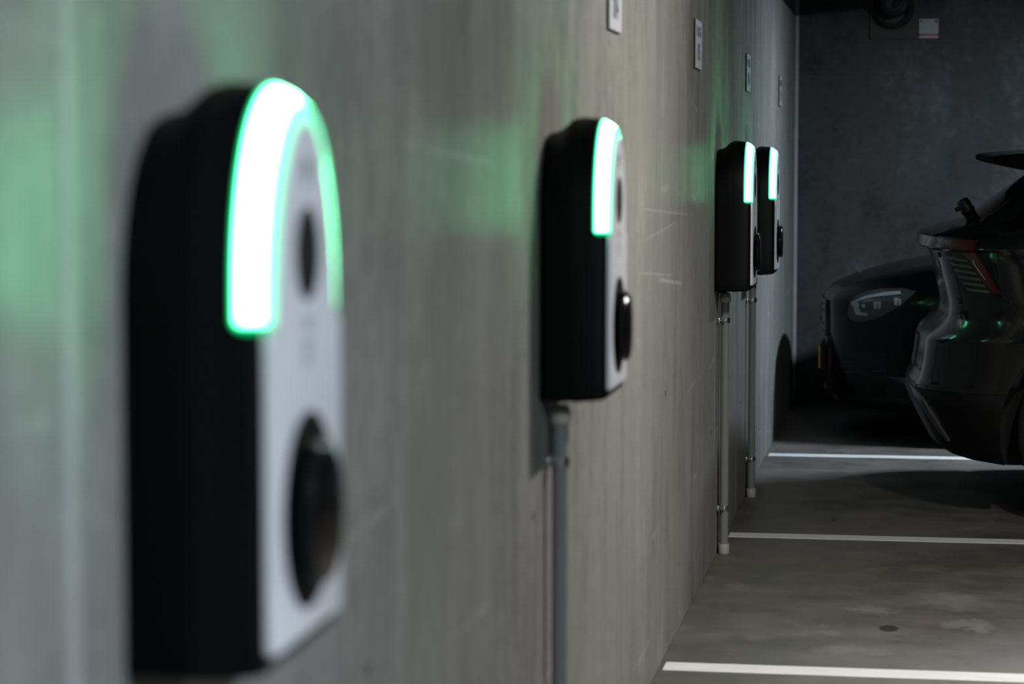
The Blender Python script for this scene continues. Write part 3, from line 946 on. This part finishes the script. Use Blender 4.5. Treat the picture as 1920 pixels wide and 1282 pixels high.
def add_wheels(shape, root, xs, r, vout):
    """four wheels, each tyre with a spoked rim"""
    def tyre_bm():
        bm = bmesh.new()
        p = [(-0.115, r * 0.66), (-0.118, r * 0.80), (-0.110, r * 0.93), (-0.090, r * 0.985), (-0.05, r), (0.05, r), (0.090, r * 0.985), (0.110, r * 0.93), (0.118, r * 0.80), (0.115, r * 0.66)]
        lathe(bm, p, (0, 0, 0), (0, 1, 0), n=56, closed=True)
        return bm
    def rim_bm():
        bm = bmesh.new()
        lathe(bm, [(-0.108, r * 0.665), (-0.108, r * 0.61), (-0.06, r * 0.58), (0.10, r * 0.58), (0.10, r * 0.655)], (0, 0, 0), (0, 1, 0), n=48, closed=True)
        for k in range(5):
            a = 2 * PI * k / 5
            c, s = math.cos(a), math.sin(a)
            tx, tz = -s, c
            q = []
            for (rad, hwid, y0, y1) in ((0.04, 0.032, -0.085, -0.04), (r * 0.61, 0.046, -0.100, -0.06)):
                for w_ in (-hwid, hwid):
                    for y in (y0, y1):
                        q.append(bm.verts.new((c * rad + tx * w_, y, s * rad + tz * w_)))
            for f in ((0, 1, 3, 2), (4, 6, 7, 5), (0, 4, 5, 1), (2, 3, 7, 6), (0, 2, 6, 4), (1, 5, 7, 3)):
                bm.faces.new([q[i] for i in f])
        cyl(bm, (0, -0.095, 0), (0, -0.02, 0), 0.07, n=24)
        return bm
    first = None
    for wx in xs:
        for s in (-1, 1):
            if first is None:
                t = obj('wheel', tyre_bm(), M['rubber'], root, smooth=40)
                rm = obj('rim', rim_bm(), M['rim'], t, smooth=40)
                hb = obj('brake_disc', cyl(bmesh.new(), (0, -0.015, 0), (0, 0.01, 0), r * 0.5, n=32), M['zinc'], t, smooth=40)
                first = t
            else:
                t = first.copy(); C.objects.link(t); t.parent = root
                for ch in list(first.children):
                    c = ch.copy(); C.objects.link(c); c.parent = t
            t.location = (wx, shape.yc + s * vout, r)
            t.rotation_euler = (0, 0.3 * wx, 0 if s < 0 else PI)

# ------------------------------------------------------------------ grey hatchback, tail to the wall
car = empty('car', (0, 0, 0))
zsA = [z for z, _ in CAR_A.lo] + [z for z, _ in CAR_A.hi] + [z for z, _ in CAR_A.hw_t] if hasattr(CAR_A, 'hw_t') else []
WA = (1.425, 4.32)
shell(CAR_A, 0.20, 0.500, zsA, M['clad'], 'lower_cladding', car, WA, 0.425)
shell(CAR_A, 0.502, 1.485, zsA, M['paint_grey'], 'body_shell', car, WA, 0.425)
# gloss black deck band under the hatch glass
side_patch(CAR_A, [(0.775, 1.092), (0.86, 1.093), (0.93, 1.094), (0.975, 1.094)], [(0.83, 1.125), (0.89, 1.125), (0.945, 1.123), (0.985, 1.118)], M['gloss_black'], 'deck_trim', car, sides=(-1, 1), off=0.003)
# tail lamps
LL = [(0.7607, 1.0811), (0.7871, 1.0334), (0.8238, 0.9631), (0.8578, 0.9041), (0.8912, 0.8759), (0.9455, 0.8629), (1.0229, 0.8518)]
LR = [(0.9196, 1.0829), (0.9079, 1.039), (0.934, 0.9992), (0.9597, 0.9559), (0.9874, 0.9106), (1.0129, 0.8774), (1.0287, 0.852)]
RL = [(0.7706, 1.0758), (0.7962, 1.0514), (0.8459, 1.0325), (0.8696, 1.0171), (0.8954, 0.9837), (0.9349, 0.9289), (0.9684, 0.884)]
RR = [(0.9157, 1.0788), (0.896, 1.0469), (0.9084, 1.0225), (0.9282, 0.995), (0.9559, 0.9497), (0.9797, 0.9104), (0.9955, 0.8809)]
BARS = [[(0.8014, 1.0131), (0.8757, 1.0031), (0.8055, 1.003), (0.8817, 0.9933)], [(0.8165, 0.9894), (0.8916, 0.9805), (0.8206, 0.9794), (0.8975, 0.9707)],
        [(0.8315, 0.9658), (0.9074, 0.958), (0.8356, 0.9559), (0.9134, 0.9481)], [(0.8465, 0.9423), (0.9232, 0.9354), (0.8506, 0.9323), (0.9292, 0.9256)],
        [(0.8615, 0.9188), (0.939, 0.9129), (0.8655, 0.9088), (0.945, 0.9031)], [(0.8764, 0.8953), (0.9548, 0.8904), (0.8804, 0.8854), (0.9607, 0.8806)]]
for s in (-1, 1):
    tl = side_patch(CAR_A, LL, LR, M['tail_black'], 'tail_lamp', car, sides=(s,), off=0.004)[0]
    tl['label'] = 'red and black tail lamp with pale stripes'
    side_patch(CAR_A, RL, RR, M['tail_red'], 'red_lens', tl, sides=(s,), off=0.008, depth=0.006)
    for b in BARS:
        side_patch(CAR_A, [b[0], b[1]], [b[2], b[3]], M['tail_clear'], 'lamp_bar', tl, sides=(s,), off=0.0075, depth=0.005, n=8, m=2)
    side_patch(CAR_A, [(0.900, 1.004), (0.905, 0.985), (0.925, 0.958), (0.945, 0.930)], [(0.904, 1.004), (0.909, 0.985), (0.929, 0.958), (0.948, 0.930)], M['chrome'], 'lamp_rib', tl, sides=(s,), off=0.012, depth=0.008, n=12, m=2)
# full width lamp strip and plate recess on the tail
end_patch(CAR_A, 'lo', -0.62, 0.62, 1.006, 1.024, M['tail_red'], 'lamp_strip', car, off=0.004)
end_patch(CAR_A, 'lo', -0.30, 0.30, 0.56, 0.68, M['clad'], 'plate_recess', car, off=0.002)
end_patch(CAR_A, 'lo', -0.62, 0.62, 0.500, 0.512, M['gloss_black'], 'bumper_seam', car, off=0.003)
# badge lettering beside the near tail lamp
def badge(body, zc, vc, size):
    bm = text_bm(body, size, 1.0)
    bmesh.ops.solidify(bm, geom=bm.faces[:], thickness=0.003)
    for v in bm.verts:
        lat = vc + v.co.x * -1.0
        z = zc + v.co.y
        dep = v.co.z
        xl, xh, hw, bl, bh, rl, rh = CAR_A.at(z)
        vv = lat
        x = xl + bl * (vv / hw) ** 2
        v.co = Vector((x - 0.0015 + dep * 0.6, CAR_A.yc + lat, z))
    obj('badge_lettering', bm, M['badge'], car)
badge('EV6', 0.972, -0.515, 0.045)
# parking sensors on the bumper shelf
for (x, z) in ((0.8482, 0.845),):
    for s in (-1, 1):
        v = CAR_A.half(x, z)
        dv = (CAR_A.half(x + 0.004, z) - CAR_A.half(x - 0.004, z)) / 0.008
        d = Vector((-dv, 1.0 * s, 0.0)); d.y = s * 1.0; d.normalize()
        bm = bmesh.new()
        lathe(bm, [(-0.008, 0.0125), (0.0035, 0.0125), (0.0035, 0.0095), (0.001, 0.0085)], (x, CAR_A.yc + s * v, z), d, n=20)
        obj('parking_sensor', bm, M['gloss_black'], car, smooth=40)
# bumper corner trim: satin silver blade
TL = [(0.6690, 0.4970), (0.6971, 0.4639), (0.7241, 0.4185), (0.7755, 0.3451), (0.8162, 0.3007)]
TR = [(0.6850, 0.4985), (0.715, 0.4743), (0.7380, 0.4315), (0.7857, 0.3606), (0.8209, 0.3055)]
side_patch(CAR_A, TL, TR, M['silver'], 'bumper_blade', car, sides=(-1, 1), off=0.009, depth=0.016, n=20, m=3)
side_patch(CAR_A, [(1.026, 0.853), (1.05, 0.82), (1.085, 0.775)], [(1.0305, 0.853), (1.0545, 0.82), (1.0895, 0.775)], M['foam'], 'panel_gap', car, sides=(-1, 1), off=0.0012, depth=0.004, n=10, m=1)
# roof spoiler
bm = bmesh.new()
prof = [(0.985, 1.4095), (0.972, 1.405), (0.968, 1.398), (0.972, 1.386), (1.10, 1.358), (1.24, 1.335), (1.34, 1.35), (1.46, 1.43), (1.36, 1.436), (1.20, 1.428), (1.05, 1.416)]
rings = []
for i in range(17):
    v = -0.60 + 1.2 * i / 16
    q = (abs(v) / 0.6)
    dx = 0.05 * q ** 2
    sc = 1.0
    cx, cz = 1.25, 1.395
    rings.append([bm.verts.new((cx + (x - cx) * sc + dx - 0.05, CAR_A.yc + v, cz + (z - cz) * sc - 0.012 * q * q)) for x, z in prof])
for a, b in zip(rings, rings[1:]):
    for i in range(len(prof)):
        j = (i + 1) % len(prof)
        bm.faces.new((a[i], a[j], b[j], b[i]))
bm.faces.new(rings[0]); bm.faces.new(rings[-1][::-1])
obj('roof_spoiler', bm, M['dull_black'], car, smooth=40)
# wiper motor cap on the hatch
bm = bmesh.new()
d = Vector((-0.037, 0, 0.062)).normalized()
lathe(bm, [(-0.03, 0.022), (0.008, 0.026), (0.012, 0.030), (0.018, 0.030), (0.020, 0.027), (0.056, 0.025), (0.063, 0.021), (0.066, 0.012)], (0.893, 9.86, 1.168), d, n=24)
cyl(bm, (0.868, 9.86, 1.196), (0.835, 9.86, 1.180), 0.010, 0.009, n=14)
obj('wiper_motor_cap', bm, M['clad'], car, smooth=40)
# glass
end_patch(CAR_A, 'lo', -0.60, 0.60, 1.155, 1.385, M['glass_dark'], 'hatch_glass', car, off=0.003, taper=0.12, depth=0.02)
side_patch(CAR_A, [(1.02, 1.135), (1.25, 1.130), (2.2, 1.120), (3.2, 1.105), (3.62, 1.10)], [(1.20, 1.275), (1.42, 1.375), (2.2, 1.415), (2.85, 1.385), (3.30, 1.225)], M['glass_dark'], 'side_window', car, sides=(-1, 1), off=0.003, n=40)
end_patch(CAR_A, 'hi', -0.62, 0.62, 1.10, 1.40, M['glass_dark'], 'windscreen', car, off=0.003, taper=0.15, depth=0.02)
for s in (-1, 1):
    side_patch(CAR_A, [(4.60, 0.74), (4.85, 0.72), (5.0, 0.68)], [(4.56, 0.80), (4.80, 0.77), (4.98, 0.72)], M['lamp_silver'], 'head_lamp', car, sides=(s,), off=0.004)
    bm = bmesh.new()
    box(bm, 3.24, 3.40, CAR_A.yc + s * 0.93 - 0.10, CAR_A.yc + s * 0.93 + 0.10, 1.06, 1.19, bevel=0.035, seg=3)
    box(bm, 3.28, 3.36, CAR_A.yc + s * 0.84 - 0.05, CAR_A.yc + s * 0.84 + 0.05, 1.08, 1.11, bevel=0.01)
    obj('door_mirror', bm, M['gloss_black'], car, smooth=50)
add_wheels(CAR_A, car, WA, 0.36, 0.79)
tag(car, 'dark grey hatchback with red tail lamp at the right edge', 'car')

# ------------------------------------------------------------------ black saloon, nose to the wall
car = empty('car', (0, 0, 0))
zsB = [z for z, _ in CAR_B.lo] + [z for z, _ in CAR_B.hi] + [z for z, _ in CAR_B.hw_t]
WB = (1.12, 4.02)
shell(CAR_B, 0.155, 0.24, zsB, M['clad'], 'front_skirt', car, WB, 0.40)
shell(CAR_B, 0.242, 1.44, zsB, M['paint_black'], 'body_shell', car, WB, 0.40)
HL = [(0.362, 0.645), (0.372, 0.690), (0.400, 0.727), (0.450, 0.748), (0.517, 0.764), (0.620, 0.772), (0.690, 0.757)]
HR = [(0.362, 0.640), (0.372, 0.617), (0.400, 0.603), (0.450, 0.606), (0.530, 0.635), (0.620, 0.690), (0.685, 0.752)]
for s in (-1, 1):
    hl = side_patch(CAR_B, HL, HR, M['lamp_bowl'], 'head_lamp', car, sides=(s,), off=0.004)[0]
    hl['label'] = 'almond shaped head lamp'
    side_patch(CAR_B, [(0.3805, 0.696), (0.4529, 0.7298), (0.5426, 0.7509), (0.6139, 0.7579)], [(0.3888, 0.6734), (0.4197, 0.7059), (0.4918, 0.7266), (0.6192, 0.7434)], M['lamp_silver'], 'lamp_brow', hl, sides=(s,), off=0.007, depth=0.005, m=3)
    side_patch(CAR_B, [(0.3938, 0.6866), (0.398, 0.66), (0.4049, 0.6355), (0.4622, 0.6336)], [(0.4198, 0.6983), (0.418, 0.675), (0.4309, 0.65), (0.462, 0.6464)], M['lamp_silver'], 'daylight_strip', hl, sides=(s,), off=0.0072, depth=0.005, m=3)
    for (x, z, hx, hz) in ((0.4409, 0.6815, 0.006, 0.008), (0.5002, 0.6867, 0.009, 0.017), (0.5181, 0.6874, 0.004, 0.018), (0.5969, 0.7078, 0.009, 0.018), (0.6147, 0.7057, 0.004, 0.015)):
        side_patch(CAR_B, [(x - hx, z - hz), (x + hx, z - hz)], [(x - hx, z + hz), (x + hx, z + hz)], M['lamp_silver'], 'lamp_projector', hl, sides=(s,), off=0.0078, depth=0.005, n=3, m=3)
    side_patch(CAR_B, [(4.55, 0.86), (4.75, 0.87), (4.86, 0.87)], [(4.55, 0.78), (4.75, 0.76), (4.87, 0.75)], M['tail_red'], 'tail_lamp', car, sides=(s,), off=0.004)
    bm = bmesh.new()
    box(bm, 1.80, 1.95, CAR_B.yc + s * 0.91 - 0.09, CAR_B.yc + s * 0.91 + 0.09, 0.97, 1.09, bevel=0.035, seg=3)
    box(bm, 1.86, 1.93, CAR_B.yc + s * 0.82 - 0.05, CAR_B.yc + s * 0.82 + 0.05, 0.98, 1.01, bevel=0.01)
    obj('door_mirror', bm, M['paint_black'], car, smooth=50)
    # air intake in the bumper corner
    side_patch(CAR_B, [(0.34, 0.44), (0.46, 0.47), (0.56, 0.46)], [(0.36, 0.30), (0.46, 0.28), (0.56, 0.32)], M['clad'], 'air_intake', car, sides=(s,), off=0.004)
    side_patch(CAR_B, [(0.345, 0.405), (0.56, 0.43)], [(0.347, 0.395), (0.56, 0.42)], M['gloss_black'], 'intake_fin', car, sides=(s,), off=0.009, n=10, m=2)
    side_patch(CAR_B, [(0.350, 0.355), (0.56, 0.38)], [(0.352, 0.345), (0.56, 0.37)], M['gloss_black'], 'intake_fin', car, sides=(s,), off=0.009, n=10, m=2)
# grille with slats
gr = end_patch(CAR_B, 'lo', -0.40, 0.40, 0.505, 0.69, M['gloss_black'], 'grille', car, off=0.014, depth=0.02, taper=-0.12)
for k in range(5):
    z = 0.525 + k * 0.034
    end_patch(CAR_B, 'lo', -0.37, 0.37, z, z + 0.008, M['silver'] if k == 2 else M['clad'], 'grille_slat', gr, off=0.0152, depth=0.01, m=1)
bm = bmesh.new()
lathe(bm, [(0, 0.045), (0.006, 0.045), (0.008, 0.040), (0.006, 0.0)], (CAR_B.at(0.60)[0] - 0.016, CAR_B.yc, 0.60), (-1, 0, 0), n=28)
bmesh.ops.remove_doubles(bm, verts=bm.verts[:], dist=0.0001)
obj('badge_disc', bm, M['silver'], car, smooth=40)
# small chrome nozzle on the bonnet edge
bm = bmesh.new()
lathe(bm, [(-0.01, 0.012), (0.004, 0.012), (0.007, 0.008), (0.008, 0.003)], (0.415, CAR_B.yc - 0.08, 0.815), (-0.3, -0.2, 1), n=16)
obj('bonnet_nozzle', bm, M['chrome'], car, smooth=40)
# yellow number plate
np_ = obj('number_plate', bx(0.204, 0.214, CAR_B.yc - 0.26, CAR_B.yc + 0.26, 0.330, 0.442, bevel=0.002), M['amber'], car)
np_['label'] = 'amber number plate seen from its edge'
obj('plate_holder', bx(0.2142, 0.245, CAR_B.yc - 0.265, CAR_B.yc + 0.265, 0.322, 0.452, bevel=0.003), M['clad'], car)
# lip of the lower bumper
end_patch(CAR_B, 'lo', -0.60, 0.60, 0.205, 0.232, M['gloss_black'], 'bumper_lip', car, off=0.012, depth=0.02)
# glass
end_patch(CAR_B, 'lo', -0.66, 0.66, 1.01, 1.40, M['glass_dark'], 'windscreen', car, off=0.003, depth=0.02, taper=0.2)
end_patch(CAR_B, 'hi', -0.60, 0.60, 1.06, 1.38, M['glass_dark'], 'rear_window', car, off=0.003, depth=0.02, taper=0.2)
side_patch(CAR_B, [(1.72, 1.02), (2.4, 1.03), (3.4, 1.04), (4.2, 1.05)], [(2.10, 1.17), (2.65, 1.33), (3.3, 1.36), (3.85, 1.20)], M['glass_dark'], 'side_window', car, sides=(-1, 1), off=0.003, n=36)
add_wheels(CAR_B, car, WB, 0.345, 0.79)
tag(car, 'black saloon car parked nose first beside the far wall', 'car')
